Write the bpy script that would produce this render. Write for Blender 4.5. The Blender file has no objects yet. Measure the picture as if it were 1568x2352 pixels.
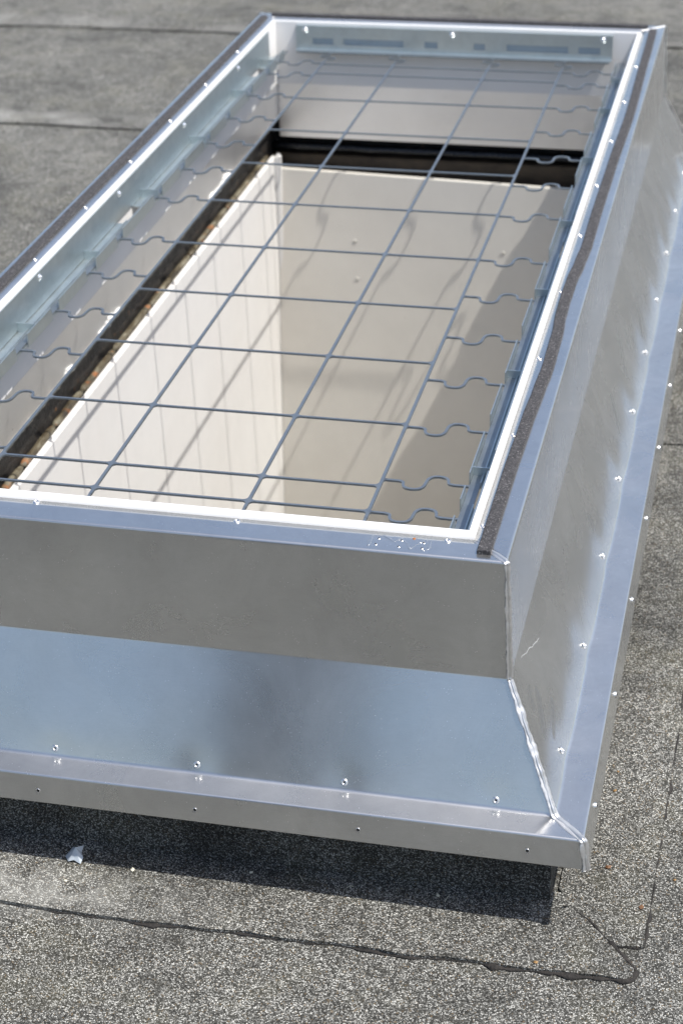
import bpy, bmesh, math, random
from mathutils import Vector, Matrix, noise as mnoise

scene = bpy.context.scene
C = scene.collection
R = math.radians
OZ = 0.475                                   # height of the curb rim above the roof

# ------------------------------------------------------------------ camera
CAMP = (0.2842, -2.0385, 1.2246 + OZ)
YAW, PITCH, ROLL, FPX = 0.2386, 0.5097, -0.0299, 4375.18
cam = bpy.data.cameras.new('camera')
camo = bpy.data.objects.new('camera', cam); C.objects.link(camo); scene.camera = camo
cy_, sy_ = math.cos(YAW), math.sin(YAW)
fwd = Vector((-sy_*math.cos(PITCH), cy_*math.cos(PITCH), -math.sin(PITCH)))
rt = Vector((cy_, sy_, 0)); up = rt.cross(fwd)
r2 = rt*math.cos(ROLL) + up*math.sin(ROLL); u2 = -rt*math.sin(ROLL) + up*math.cos(ROLL)
M = Matrix((r2, u2, -fwd)).transposed().to_4x4(); M.translation = Vector(CAMP)
camo.matrix_world = M
cam.sensor_fit = 'HORIZONTAL'; cam.sensor_width = 24.0
cam.lens = FPX/1568*24.0
cam.clip_start = 0.05; cam.clip_end = 500
cam.dof.use_dof = True; cam.dof.focus_distance = 2.52; cam.dof.aperture_fstop = 7.0

# ------------------------------------------------------------------ light
SUN = Vector((-0.485, 0.045, -1.0)).normalized()   # direction the light travels
el = math.asin(-SUN.z)
az = math.atan2(-SUN.x, -SUN.y)                   # clockwise from +Y
w = bpy.data.worlds.new('World'); scene.world = w; w.use_nodes = True
nt = w.node_tree; nt.nodes.clear()
sky = nt.nodes.new('ShaderNodeTexSky'); sky.sky_type = 'NISHITA'; sky.sun_disc = False
sky.sun_elevation = el; sky.sun_rotation = az
sky.air_density = 1.0; sky.dust_density = 2.2; sky.ozone_density = 0.6
bg = nt.nodes.new('ShaderNodeBackground'); bg.inputs['Strength'].default_value = 0.14
wo = nt.nodes.new('ShaderNodeOutputWorld')
nt.links.new(sky.outputs[0], bg.inputs['Color']); nt.links.new(bg.outputs[0], wo.inputs['Surface'])
sl = bpy.data.lights.new('sun', 'SUN'); sl.energy = 4.8; sl.angle = R(0.53); sl.color = (1.0, 0.95, 0.88)
so = bpy.data.objects.new('sun', sl); C.objects.link(so)
so.rotation_euler = SUN.to_track_quat('-Z', 'Y').to_euler(); so.location = (3, -1, 6)
vs = scene.view_settings
vs.view_transform = 'Standard'; vs.look = 'None'; vs.exposure = 0.30; vs.gamma = 1.0; vs.use_curve_mapping = False

# ------------------------------------------------------------------ materials
class Mat:
    def __init__(s, name):
        s.m = bpy.data.materials.new(name); s.m.use_nodes = True
        s.t = s.m.node_tree; s.t.nodes.clear()
        s.o = s.t.nodes.new('ShaderNodeOutputMaterial')
        s.p = s.t.nodes.new('ShaderNodeBsdfPrincipled')
        s.t.links.new(s.p.outputs[0], s.o.inputs['Surface'])
        s.tc = s.t.nodes.new('ShaderNodeTexCoord')
        s.co = s.tc.outputs['Object']
    def n(s, typ, **k):
        x = s.t.nodes.new(typ)
        for a, b in k.items(): setattr(x, a, b)
        return x
    def l(s, a, b): s.t.links.new(a, b)
    def mapping(s, scale, rot=(0, 0, 0), src=None):
        m = s.n('ShaderNodeMapping'); m.inputs['Scale'].default_value = scale; m.inputs['Rotation'].default_value = rot
        s.l(src or s.co, m.inputs['Vector']); return m.outputs[0]
    def noise(s, scale, detail=3, rough=0.5, src=None, dist=0):
        x = s.n('ShaderNodeTexNoise'); x.inputs['Scale'].default_value = scale
        x.inputs['Detail'].default_value = detail; x.inputs['Roughness'].default_value = rough
        x.inputs['Distortion'].default_value = dist
        s.l(src or s.co, x.inputs['Vector']); return x.outputs[0]
    def vor(s, scale, feature='F1', src=None, rnd=1):
        x = s.n('ShaderNodeTexVoronoi', feature=feature); x.inputs['Scale'].default_value = scale
        x.inputs['Randomness'].default_value = rnd
        s.l(src or s.co, x.inputs['Vector']); return x
    def ramp(s, fac, stops, interp='LINEAR'):
        x = s.n('ShaderNodeValToRGB'); cr = x.color_ramp; cr.interpolation = interp
        while len(cr.elements) < len(stops): cr.elements.new(0.5)
        for e, (p, c) in zip(cr.elements, stops):
            e.position = p; e.color = (c, c, c, 1) if isinstance(c, (int, float)) else (*c, 1)
        s.l(fac, x.inputs[0]); return x.outputs[0]
    def mix(s, fac, a, b, mode='MIX'):
        x = s.n('ShaderNodeMix', data_type='RGBA', blend_type=mode)
        for i, v in ((0, fac), (6, a), (7, b)):
            if isinstance(v, (int, float)): x.inputs[i].default_value = v if i == 0 else (v, v, v, 1)
            elif isinstance(v, tuple): x.inputs[i].default_value = (*v, 1)
            else: s.l(v, x.inputs[i])
        return x.outputs[2]
    def math(s, op, a, b=0.0):
        x = s.n('ShaderNodeMath', operation=op)
        for i, v in enumerate((a, b)):
            if isinstance(v, (int, float)): x.inputs[i].default_value = v
            else: s.l(v, x.inputs[i])
        return x.outputs[0]
    def bump(s, h, strength=0.3, dist=0.001, prev=None):
        x = s.n('ShaderNodeBump'); x.inputs['Strength'].default_value = strength; x.inputs['Distance'].default_value = dist
        s.l(h, x.inputs['Height'])
        if prev: s.l(prev, x.inputs['Normal'])
        s.l(x.outputs[0], s.p.inputs['Normal']); return x.outputs[0]
    def set(s, **k):
        for a, v in k.items():
            i = s.p.inputs[a.replace('_', ' ')]
            if isinstance(v, (int, float)): i.default_value = v
            elif isinstance(v, tuple): i.default_value = (*v, 1)
            else: s.l(v, i)

SCUFFS = [(1.434, -.250, 1.384, -.292, .0045), (1.275, -.230, 1.243, -.257, .004), (1.302, -.244, 1.281, -.274, .004), (1.201, -.218, 1.149, -.269, .0045),
          (.993, -.240, .949, -.283, .006), (.091, -.266, .047, -.290, .008), (.057, -.232, .016, -.265, .010), (.036, -.212, .022, -.230, .007), (.577, -.252, .579, -.268, .008)]
SCRATCH = (.045, -.176, .150, -.207, .0010)
def alu(name, base=0.74, tint=(1, 1, 1), rough=0.30, wav=0.0, smudge=0.1, haze=0.0):
    a = Mat(name)
    big = a.noise(7, 4, 0.6)
    fine = a.noise(900, 2, 0.7)
    brushed = a.noise(60, 3, 0.6, a.mapping((1, 1, 14)))
    speck = a.vor(260).outputs['Distance']
    sp = a.ramp(speck, [(0.03, 1.0), (0.10, 0.0)])
    pick = a.ramp(a.noise(40, 1), [(0.56, 0.0), (0.62, 1.0)])
    spk = a.math('MULTIPLY', sp, pick)
    v0 = base*0.90; v1 = base*1.06
    col = a.ramp(a.math('ADD', a.math('MULTIPLY', big, 0.7), a.math('MULTIPLY', brushed, 0.3)),
                 [(0.3, tuple(v0*t for t in tint)), (0.7, tuple(min(v1, 1)*t for t in tint))])
    col = a.mix(a.math('MULTIPLY', a.ramp(fine, [(0.34, 1.0), (0.42, 0.0)]), 0.35), col, base*0.6)
    col = a.mix(a.math('MULTIPLY', spk, 0.6), col, 0.95)
    rg = a.math('ADD', a.math('MULTIPLY', a.noise(11, 5, 0.65, dist=0.8), smudge*2), rough - smudge)
    rg = a.math('ADD', rg, a.math('MULTIPLY', spk, 0.3))
    a.set(Base_Color=col, Metallic=1.0, Roughness=rg)
    if haze:
        sep = a.n('ShaderNodeSeparateXYZ'); a.l(a.co, sep.inputs[0])
        wob = a.math('MULTIPLY', a.math('SUBTRACT', a.noise(45, 3), 0.5), 0.012)
        Y = a.math('ADD', sep.outputs[1], wob); Z = a.math('ADD', sep.outputs[2], a.math('MULTIPLY', wob, 0.4))
        right = a.math('GREATER_THAN', sep.outputs[0], 0.012)
        def seg(y0, z0, y1, z1, rad):
            dy, dz = y1-y0, z1-z0; l2 = dy*dy+dz*dz
            py = a.math('SUBTRACT', Y, y0); pz = a.math('SUBTRACT', Z, z0)
            t = a.math('DIVIDE', a.math('ADD', a.math('MULTIPLY', py, dy), a.math('MULTIPLY', pz, dz)), l2)
            t = a.math('MINIMUM', a.math('MAXIMUM', t, 0.0), 1.0)
            ey = a.math('SUBTRACT', py, a.math('MULTIPLY', t, dy)); ez = a.math('SUBTRACT', pz, a.math('MULTIPLY', t, dz))
            d = a.math('SQRT', a.math('ADD', a.math('MULTIPLY', ey, ey), a.math('MULTIPLY', ez, ez)))
            return a.ramp(a.math('DIVIDE', d, rad), [(0.35, 1.0), (1.0, 0.0)])
        marks = None
        for q_ in SCUFFS:
            m_ = seg(*q_); marks = m_ if marks is None else a.math('MAXIMUM', marks, m_)
        patchy = a.ramp(a.noise(120, 3, 0.6), [(0.35, 0.6), (0.6, 1.0)])
        mk = a.math('MULTIPLY', a.math('MULTIPLY', marks, right), patchy)
        col = a.mix(a.math('MULTIPLY', mk, 0.5), col, (.11, .11, .105))
        sc_ = a.math('MULTIPLY', seg(*SCRATCH), right)
        col = a.mix(a.math('MULTIPLY', sc_, 0.8), col, (.97, .97, .97))
        rg = a.math('ADD', rg, a.math('MULTIPLY', a.math('MAXIMUM', mk, sc_), 0.3))
        a.set(Base_Color=col, Roughness=rg)
    n1 = a.bump(fine, 0.05, 0.0003)
    if wav: n1 = a.bump(a.noise(5, 2), 0.5, wav, n1)
    if haze:   # oxide film: a second, much rougher reflection lobe
        q = a.n('ShaderNodeBsdfPrincipled'); q.inputs['Metallic'].default_value = 1.0
        q.inputs['Roughness'].default_value = 0.52
        a.l(a.mix(1.0, col, 1.22, 'MULTIPLY'), q.inputs['Base Color']); a.l(n1, q.inputs['Normal'])
        mx = a.n('ShaderNodeMixShader')
        hz = a.math('ADD', a.math('MULTIPLY', a.noise(9, 5, 0.6, dist=0.6), 0.24), haze-0.12)
        a.l(hz, mx.inputs[0]); a.l(a.p.outputs[0], mx.inputs[1]); a.l(q.outputs[0], mx.inputs[2])
        a.l(mx.outputs[0], a.o.inputs['Surface'])
    return a.m

OLD = [(-.08, -.244), (-.112, -.249), (-.133, -.269), (-.14, -.284), (-.132, -.3), (-.12, -.306), (-.086, -.307), (-.05, -.308), (-.016, -.312), (.017, -.315)]
def granules(name, bright=1.0, stain=True):
    a = Mat(name)
    v = a.vor(570)
    cellv = a.n('ShaderNodeSeparateColor'); a.l(v.outputs['Color'], cellv.inputs[0])
    g = a.ramp(cellv.outputs[0], [(0.0, (.020, .020, .018)), (0.25, (.055, .055, .050)), (0.5, (.15, .15, .142)),
                                   (0.78, (.36, .36, .35)), (1.0, (.74, .74, .72))])
    gap = a.ramp(v.outputs['Distance'], [(0.42, 0.0), (0.66, 1.0)])
    col = a.mix(a.math('MULTIPLY', gap, 0.85), g, (.025, .024, .022))
    tint = a.ramp(cellv.outputs[1], [(0.96, 0.0), (0.97, 1.0)])
    col = a.mix(a.math('MULTIPLY', tint, 0.4), col, (.30, .20, .09))
    # weathering: patches where granules are lost, algae, lime bloom
    big = a.noise(3.0, 5, 0.6)
    col = a.mix(1.0, col, a.ramp(big, [(0.32, 0.60), (0.5, 0.92), (0.68, 1.18)]), 'MULTIPLY')
    mid = a.noise(18, 4, 0.6)
    col = a.mix(1.0, col, a.ramp(mid, [(0.3, 0.66), (0.5, 1.0), (0.75, 1.22)]), 'MULTIPLY')
    worn = a.ramp(a.noise(26, 4, 0.7, dist=0.5), [(0.62, 0.0), (0.69, 1.0)])
    col = a.mix(a.math('MULTIPLY', worn, 0.6), col, (.035, .034, .031))
    if stain:
        sep = a.n('ShaderNodeSeparateXYZ'); a.l(a.co, sep.inputs[0])
        # lime bloom along the front-left of the curb, algae tint elsewhere
        dy = a.math('ABSOLUTE', a.math('ADD', sep.outputs[1], 0.185))
        m1 = a.ramp(dy, [(0.01, 1.0), (0.07, 0.0)])
        m2 = a.ramp(a.math('ADD', sep.outputs[0], 0.0), [(0.0, 1.0), (0.001, 1.0)])
        xr = a.n('ShaderNodeMapRange'); a.l(sep.outputs[0], xr.inputs[0])
        xr.inputs[1].default_value = -0.30; xr.inputs[2].default_value = -0.62
        mm = a.math('MULTIPLY', a.math('MULTIPLY', m1, xr.outputs[0]), a.ramp(a.noise(22, 3, 0.6), [(0.38, 0.0), (0.62, 1.0)]))
        col = a.mix(a.math('MULTIPLY', mm, 0.30), col, (.62, .62, .60))
        wob = a.math('MULTIPLY', a.math('SUBTRACT', a.noise(50, 4), 0.5), 0.03)
        X = a.math('ADD', sep.outputs[0], wob); Y = a.math('ADD', sep.outputs[1], a.math('MULTIPLY', a.math('SUBTRACT', a.noise(37, 4), 0.5), 0.03))
        best = None
        for (x0, y0), (x1, y1) in zip(OLD[:-1], OLD[1:]):
            dx, dy_ = x1-x0, y1-y0; l2 = dx*dx+dy_*dy_
            px = a.math('SUBTRACT', X, x0); py = a.math('SUBTRACT', Y, y0)
            t = a.math('DIVIDE', a.math('ADD', a.math('MULTIPLY', px, dx), a.math('MULTIPLY', py, dy_)), l2)
            t = a.math('MINIMUM', a.math('MAXIMUM', t, 0.0), 1.0)
            ex = a.math('SUBTRACT', px, a.math('MULTIPLY', t, dx)); ey = a.math('SUBTRACT', py, a.math('MULTIPLY', t, dy_))
            d = a.math('SQRT', a.math('ADD', a.math('MULTIPLY', ex, ex), a.math('MULTIPLY', ey, ey)))
            best = d if best is None else a.math('MINIMUM', best, d)
        om = a.math('MULTIPLY', a.ramp(a.math('MULTIPLY', best, 100), [(0.1, 1.0), (0.55, 0.0)]), a.ramp(a.noise(30, 3, 0.6), [(0.45, 0.0), (0.55, 1.0)]))
        col = a.mix(a.math('MULTIPLY', om, 0.75), col, (.035, .034, .03))
        for (yc, wd, st) in ((3.07, .06, .5), (4.10, .08, .35)):
            d2 = a.math('ABSOLUTE', a.math('ADD', sep.outputs[1], -yc))
            m3 = a.math('MULTIPLY', a.ramp(d2, [(wd*.5, 1.0), (wd*1.3, 0.0)]), a.ramp(a.noise(5, 3, .6), [(.4, 0.0), (.6, 1.0)]))
            col = a.mix(a.math('MULTIPLY', m3, st), col, (.36, .36, .35))
    alg = a.ramp(a.noise(6, 4, 0.7), [(0.5, 0.0), (0.7, 1.0)])
    col = a.mix(a.math('MULTIPLY', alg, 0.22), col, (.12, .11, .055))
    col = a.mix(1.0, col, (0.93, 0.935, 0.90), 'MULTIPLY')
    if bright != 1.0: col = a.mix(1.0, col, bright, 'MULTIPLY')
    a.set(Base_Color=col, Roughness=0.75)
    a.p.inputs['Specular IOR Level'].default_value = 0.35
    h = a.math('ADD', a.math('MULTIPLY', a.math('SUBTRACT', 1.0, v.outputs['Distance']), 1.0), a.math('MULTIPLY', cellv.outputs[2], 0.6))
    a.bump(h, 0.85, 0.0016)
    return a.m

def plain(name, col, rough=0.5, metallic=0.0, nscale=30, var=0.12, bump=0.0, bscale=300, spec=0.5):
    a = Mat(name)
    f = a.noise(nscale, 4, 0.6)
    lo = tuple(c*(1-var) for c in col); hi = tuple(min(1, c*(1+var)) for c in col)
    a.set(Base_Color=a.ramp(f, [(0.3, lo), (0.7, hi)]), Roughness=rough, Metallic=metallic)
    a.p.inputs['Specular IOR Level'].default_value = spec
    if bump: a.bump(a.noise(bscale, 3, 0.6), 0.5, bump)
    return a.m

M_ALU = alu('mill_aluminium', 0.63, (0.985, 0.995, 0.99), 0.205, 0.0016, 0.05, 0.24)
M_ALU_IN = alu('inner_aluminium', 0.84, (1, 1, 1), 0.30, 0.003, 0.06, 0.4)
M_WELD = alu('weld_metal', 0.68, (1, 1, 1), 0.42, 0.0, 0.05)
M_SMEAR = alu('brushed_weld', 0.70, (1, 1, 1), 0.5, 0.0, 0.1)
M_RIVET = alu('rivet_metal', 0.80, (1, 1, 1), 0.34, 0.0, 0.05)

def galv(name, base=0.62, tint=(0.88, 0.97, 1.05), rough=0.38):
    a = Mat(name)
    sp = a.vor(90); s3 = a.n('ShaderNodeSeparateColor'); a.l(sp.outputs['Color'], s3.inputs[0])
    f = a.math('ADD', a.math('MULTIPLY', s3.outputs[0], 0.15), a.math('MULTIPLY', a.noise(30, 5, 0.7), 0.85))
    col = a.ramp(f, [(0.2, tuple(min(1, base*0.9*t) for t in tint)), (0.8, tuple(min(1, base*1.08*t) for t in tint))])
    a.set(Base_Color=col, Metallic=0.9, Roughness=a.math('ADD', a.math('MULTIPLY', a.noise(50, 3), 0.2), rough-0.1))
    a.bump(a.noise(400, 2), 0.15, 0.0004)
    return a.m
M_GALV = galv('galvanised_steel', 0.60, (0.88, 0.98, 1.01))
M_GRILLE = galv('grille_steel', 0.34, (0.90, 1.0, 1.08), 0.42)
M_DARK = plain('dark_void', (.012, .012, .012), 0.8)
M_PVC = plain('white_pvc', (.68, .68, .675), 0.32, 0, 9, 0.03)

def shaft_mat(nm='shaft_panel_white', k=(1, 1, 1)):
    a = Mat(nm)
    f = a.noise(1.6, 3, 0.5); g = a.noise(14, 5, 0.65)
    col = a.ramp(f, [(0.35, (.70, .69, .67)), (0.65, (.73, .73, .72))])
    col = a.mix(1.0, col, k, 'MULTIPLY')
    col = a.mix(1.0, col, a.ramp(g, [(0.3, 0.95), (0.7, 1.0)]), 'MULTIPLY')
    marks = a.ramp(a.noise(55, 3, 0.6), [(0.72, 0.0), (0.76, 1.0)])
    col = a.mix(a.math('MULTIPLY', marks, 0.25), col, (.45, .41, .35))
    a.set(Base_Color=col, Roughness=0.42)
    a.bump(g, 0.1, 0.002)
    return a.m
M_SHAFT = shaft_mat()
M_CREAM = shaft_mat('shaft_panel_cream', (0.955, 0.93, 0.87))
M_FLOOR = plain('room_floor', (.55, .37, .14), 0.5, 0, 4, 0.2)

def foam_mat():
    a = Mat('foam_rubber')
    v = a.vor(620); s3 = a.n('ShaderNodeSeparateColor'); a.l(v.outputs['Color'], s3.inputs[0])
    col = a.ramp(s3.outputs[0], [(0.0, (.020, .020, .022)), (0.6, (.040, .039, .042)), (0.93, (.075, .073, .078)), (1.0, (.16, .155, .16))])
    a.set(Base_Color=col, Roughness=0.9)
    a.bump(v.outputs['Distance'], 0.6, 0.0008)
    return a.m
M_FOAM = foam_mat()

def bitumen_mat():
    a = Mat('black_bitumen')
    n1 = a.noise(45, 5, 0.7)
    col = a.ramp(n1, [(0.3, (.010, .0095, .009)), (0.6, (.026, .023, .02)), (0.8, (.07, .055, .035))])
    rust = a.ramp(a.noise(70, 3, 0.6), [(0.66, 0.0), (0.71, 1.0)])
    col = a.mix(a.math('MULTIPLY', rust, 0.6), col, (.22, .09, .02))
    a.set(Base_Color=col, Roughness=a.ramp(n1, [(0.3, 0.35), (0.7, 0.75)]))
    a.bump(a.noise(120, 4, 0.6), 0.7, 0.004)
    return a.m
M_BIT = bitumen_mat()
def seam_mat():
    a = Mat('seam_bitumen')
    n1 = a.noise(90, 4, 0.7)
    a.set(Base_Color=a.ramp(n1, [(0.35, (.007, .0065, .006)), (0.7, (.030, .026, .023))]), Roughness=0.85)
    a.bump(a.noise(300, 3), 0.8, 0.002)
    return a.m
M_SEAM = seam_mat()
def cord_mat():
    a = Mat('dirty_cord')
    n1 = a.noise(30, 6, 0.7, a.mapping((1.5, .45, 1.5)))
    col = a.ramp(n1, [(0.34, (.02, .015, .009)), (0.47, (.07, .055, .03)), (0.6, (.17, .155, .11)), (0.75, (.30, .29, .24))])
    r = a.ramp(a.noise(24, 4, 0.6), [(0.58, 0.0), (0.66, 1.0)])
    col = a.mix(a.math('MULTIPLY', r, 0.6), col, (.33, .11, .025))
    a.set(Base_Color=col, Roughness=0.6)
    a.bump(n1, 0.8, 0.004)
    return a.m
M_CORD = cord_mat()
M_GRAN = granules('felt_granules')
M_GRAN_UP = granules('felt_granules_upstand', 0.7, False)  # darker copy: fresh granules, with some of the curb's shade in the colour

# ------------------------------------------------------------------ mesh helpers
class MB:
    def __init__(s): s.v = []; s.f = []; s.mi = []
    def add(s, vs_, fs, mi=0):
        b = len(s.v); s.v += [tuple(p) for p in vs_]
        for f in fs: s.f.append([b+i for i in f]); s.mi.append(mi)
        return s
    def box(s, x0, x1, y0, y1, z0, z1, mi=0):
        P = [(x0,y0,z0),(x1,y0,z0),(x1,y1,z0),(x0,y1,z0),(x0,y0,z1),(x1,y0,z1),(x1,y1,z1),(x0,y1,z1)]
        return s.add(P, [(0,3,2,1),(4,5,6,7),(0,1,5,4),(1,2,6,5),(2,3,7,6),(3,0,4,7)], mi)
    def prism(s, poly, z0, z1, mi=0):
        n = len(poly)
        P = [(x, y, z0) for x, y in poly] + [(x, y, z1) for x, y in poly]
        F = [tuple(range(n-1, -1, -1)), tuple(range(n, 2*n))] + [(i, (i+1) % n, n+(i+1) % n, n+i) for i in range(n)]
        return s.add(P, F, mi)
    def ribbon(s, path, wd, z0, z1, mi=0):
        """flat bar of width wd that follows a 2D path, thickness z0..z1"""
        n = len(path); L_ = []; R_ = []
        for i, p in enumerate(path):
            a = path[max(i-1, 0)]; b = path[min(i+1, n-1)]
            t = Vector((b[0]-a[0], b[1]-a[1])).normalized(); q = Vector((-t.y, t.x))*wd/2
            L_.append((p[0]+q.x, p[1]+q.y)); R_.append((p[0]-q.x, p[1]-q.y))
        P = []
        for l, r in zip(L_, R_): P += [(l[0], l[1], z1), (r[0], r[1], z1), (r[0], r[1], z0), (l[0], l[1], z0)]
        F = []
        for i in range(n-1):
            a, b = 4*i, 4*i+4
            for k in range(4): F.append((a+k, a+(k+1) % 4, b+(k+1) % 4, b+k))
        F += [(3, 2, 1, 0), (4*n-4, 4*n-3, 4*n-2, 4*n-1)]
        return s.add(P, F, mi)
    def tube(s, path, rad, n=10, sx=1.0, sz=1.0, mi=0, jit=0, seed=0, uref=None):
        rnd = random.Random(seed); k = len(path); P = []
        for i, p in enumerate(path):
            a = Vector(path[max(i-1, 0)]); b = Vector(path[min(i+1, k-1)]); t = (b-a).normalized()
            if uref is not None: u = Vector(uref) - t*t.dot(Vector(uref))
            else:
                u = t.cross(Vector((0, 0, 1)))
                if u.length < 0.05: u = t.cross(Vector((0, 1, 0)))
            u.normalize(); v = u.cross(t)
            rr = rad(i/(k-1)) if callable(rad) else rad
            for j in range(n):
                an = 2*math.pi*j/n
                q = rr*(1+jit*rnd.uniform(-1, 1))
                P.append(Vector(p) + u*math.cos(an)*q*sx + v*math.sin(an)*q*sz)
        F = []
        for i in range(k-1):
            for j in range(n): F.append((i*n+j, i*n+(j+1) % n, (i+1)*n+(j+1) % n, (i+1)*n+j))
        F += [tuple(range(n-1, -1, -1)), tuple(range((k-1)*n, k*n))]
        return s.add(P, F, mi)
    def lathe(s, prof, n=20, mi=None):
        P = []; F = []; k = len(prof)
        for r_, z in prof:
            for j in range(n):
                an = 2*math.pi*j/n; P.append((r_*math.cos(an), r_*math.sin(an), z))
        b = len(s.v); s.v += P
        for i in range(k-1):
            for j in range(n):
                s.f.append([b+i*n+j, b+i*n+(j+1) % n, b+(i+1)*n+(j+1) % n, b+(i+1)*n+j]); s.mi.append(mi[i] if mi else 0)
        return s
    def build(s, name, mat, parent=None, smooth=False, bevel=0.0, loc=None, solid=0.0, flip=False, sharp=None):
        me = bpy.data.meshes.new(name); me.from_pydata(s.v, [], s.f)
        mats = mat if isinstance(mat, (list, tuple)) else [mat]
        for m_ in mats: me.materials.append(m_)
        for p, i in zip(me.polygons, s.mi): p.material_index = i
        bm = bmesh.new(); bm.from_mesh(me)
        if bevel:
            bmesh.ops.bevel(bm, geom=list(bm.edges), offset=bevel, segments=2, affect='EDGES', clamp_overlap=True)
        bmesh.ops.recalc_face_normals(bm, faces=list(bm.faces))
        if flip: bmesh.ops.reverse_faces(bm, faces=list(bm.faces))
        bm.to_mesh(me); bm.free()
        if smooth:
            for p in me.polygons: p.use_smooth = True
            if sharp: me.set_sharp_from_angle(angle=R(sharp))
        o = bpy.data.objects.new(name, me); C.objects.link(o)
        if parent is not None: o.parent = parent
        base = Vector(loc) if loc else Vector((0, 0, 0))
        o.location = base + (Vector((0, 0, OZ)) - (Vector(parent['_o']) if parent is not None and '_o' in parent else Vector((0, 0, 0))))
        if solid:
            md = o.modifiers.new('thickness', 'SOLIDIFY'); md.thickness = solid; md.offset = -1
        return o

def thing(name, loc, label, cat, group=None):
    """Empty at a thing's base; loc is in the rim frame (z = 0 is the rim)"""
    o = bpy.data.objects.new(name, None); C.objects.link(o)
    o.location = Vector(loc) + Vector((0, 0, OZ)); o['_o'] = tuple(o.location)
    o['label'] = label; o['category'] = cat
    if group: o['group'] = group
    o.empty_display_size = 0.1
    return o
def tag(o, label, cat, group=None):
    o['label'] = label; o['category'] = cat
    if group: o['group'] = group
    return o
def place(src, parent, loc, rot=None):
    """a further copy of a part (shares mesh data)"""
    o = src.copy(); C.objects.link(o); o.parent = parent
    o.location = Vector(loc) + Vector((0, 0, OZ)) - Vector(parent['_o'])
    if rot is not None: o.rotation_euler = rot
    return o
def struct(o): o['kind'] = 'structure'; return o

# ------------------------------------------------------------------ dimensions (rim frame, metres)
L = 2.5467
D1, H1, D2, H2, D3, H3 = 0.0074, 0.1699, 0.0792, 0.3272, 0.1211, 0.3695
XL, XR, YF, YB = -0.94, -0.06, 0.068, 2.46      # inner faces of the curb
ZG = -OZ
ZPVC = -0.151

# ------------------------------------------------------------------ roof
def jag(p, q, n, amp, seed):
    rnd = random.Random(seed); out = []
    for i in range(n+1):
        t = i/n; x = p[0]+(q[0]-p[0])*t; y = p[1]+(q[1]-p[1])*t
        dx, dy = q[0]-p[0], q[1]-p[1]; l = math.hypot(dx, dy)
        a = amp*(mnoise.noise(Vector((t*l*14, seed*3.7, 0)))*1.4+rnd.uniform(-.25, .25)) if 0 < i < n else 0
        out.append((x-dy/l*a, y+dx/l*a))
    return out
HX0, HX1, HY0, HY1 = -1.02, 0.02, -0.02, L+0.02
g = MB()
B = 60
g.add([(-B,-B,ZG),(B,-B,ZG),(B,B,ZG),(-B,B,ZG),(HX0,HY0,ZG),(HX1,HY0,ZG),(HX1,HY1,ZG),(HX0,HY1,ZG)],
      [(0,1,5,4),(1,2,6,5),(2,3,7,6),(3,0,4,7)])
ground = struct(g.build('ground', M_GRAN)); 
# overlapping felt rolls behind the curb (each lap a few millimetres up)
def sheet(poly, z0, z1, name='felt_sheet'):
    return struct(MB().prism(poly, z0, z1).build(name, M_GRAN))
edge = jag((-7, 3.02), (6, 3.0), 90, .012, 1)
sheet([(6, 9)] + [(-7, 9)] + edge, ZG+.0005, ZG+.005)
edge = jag((-7, 3.985), (6, 4.09), 90, .012, 2)
sheet([(6, 9.5)] + [(-7, 9.5)] + edge, ZG+.003, ZG+.010)
# collar of felt dressed round the upstand
fr = jag((-1.6, -.205), (-.51, -.221), 24, .006, 3) + jag((-.51, -.221), (.188, -.207), 24, .005, 4)[1:] + \
     [(.1965, -.199), (.197, -.187)] + jag((.197, -.187), (.165, -.147), 5, .002, 5)[1:] + jag((.165, -.147), (.093, -.06), 6, .003, 6)[1:]
sheet(fr + [(.05, -.05), (-1.6, -.05)], ZG+.0005, ZG+.0055)
rs = [(.085, -.05), (.165, -.146)] + [(.206, -.142)] + jag((.206, -.14), (.2135, .307), 12, .002, 7)[1:] + jag((.2135, .307), (.222, 1.30), 18, .003, 8)[1:] + [(.085, 1.30)]
sheet(rs, ZG+.0003, ZG+.0042)
rs2 = [(.085, 1.277)] + jag((.085, 1.274), (.23, 1.284), 8, .002, 9)[1:] + jag((.23, 1.284), (.235, 3.3), 20, .003, 10)[1:] + [(.085, 3.3)]
sheet(rs2, ZG+.0008, ZG+.0085)
# bitumen squeezed out of the laps
def bead(pts, rad, seed, name='bitumen_seam', step=.006, sz=.6):
    path = []
    for a, b in zip(pts[:-1], pts[1:]):
        d = math.hypot(b[0]-a[0], b[1]-a[1]); n = max(1, int(d/step))
        for i in range(n): path.append((a[0]+(b[0]-a[0])*i/n, a[1]+(b[1]-a[1])*i/n, a[2]+(b[2]-a[2])*i/n))
    path.append(pts[-1])
    N = len(path)
    path = [(x + .002*mnoise.noise(Vector((x*40, y*40, seed))), y + .003*mnoise.noise(Vector((x*40, y*40, seed+9))), z) for x, y, z in path]
    def rr(t):
        p = path[min(N-1, int(t*(N-1)))]
        base = rad(p) if callable(rad) else rad
        return base*(0.18+2.1*abs(mnoise.noise(Vector((p[0]*30, p[1]*30, seed))))+.5*abs(mnoise.noise(Vector((p[0]*110, p[1]*110, seed)))))
    return struct(MB().tube(path, rr, 8, 1.0, sz, jit=.12, seed=seed).build(name, M_SEAM, smooth=True))
zb = ZG+.001
def frad(p):
    x = p[0]
    r_ = .0010 + (.0034 if x > .0 else 0)*min(1, (x+.02)/.08 if x > -.02 else 0)
    for cx, s_, a in ((-.43, .02, .006), (-.30, .02, .004), (.03, .018, .007), (.10, .02, .004), (-.13, .05, .002), (.185, .02, .004)):
        r_ += a*math.exp(-((x-cx)/s_)**2)
    return r_
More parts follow.
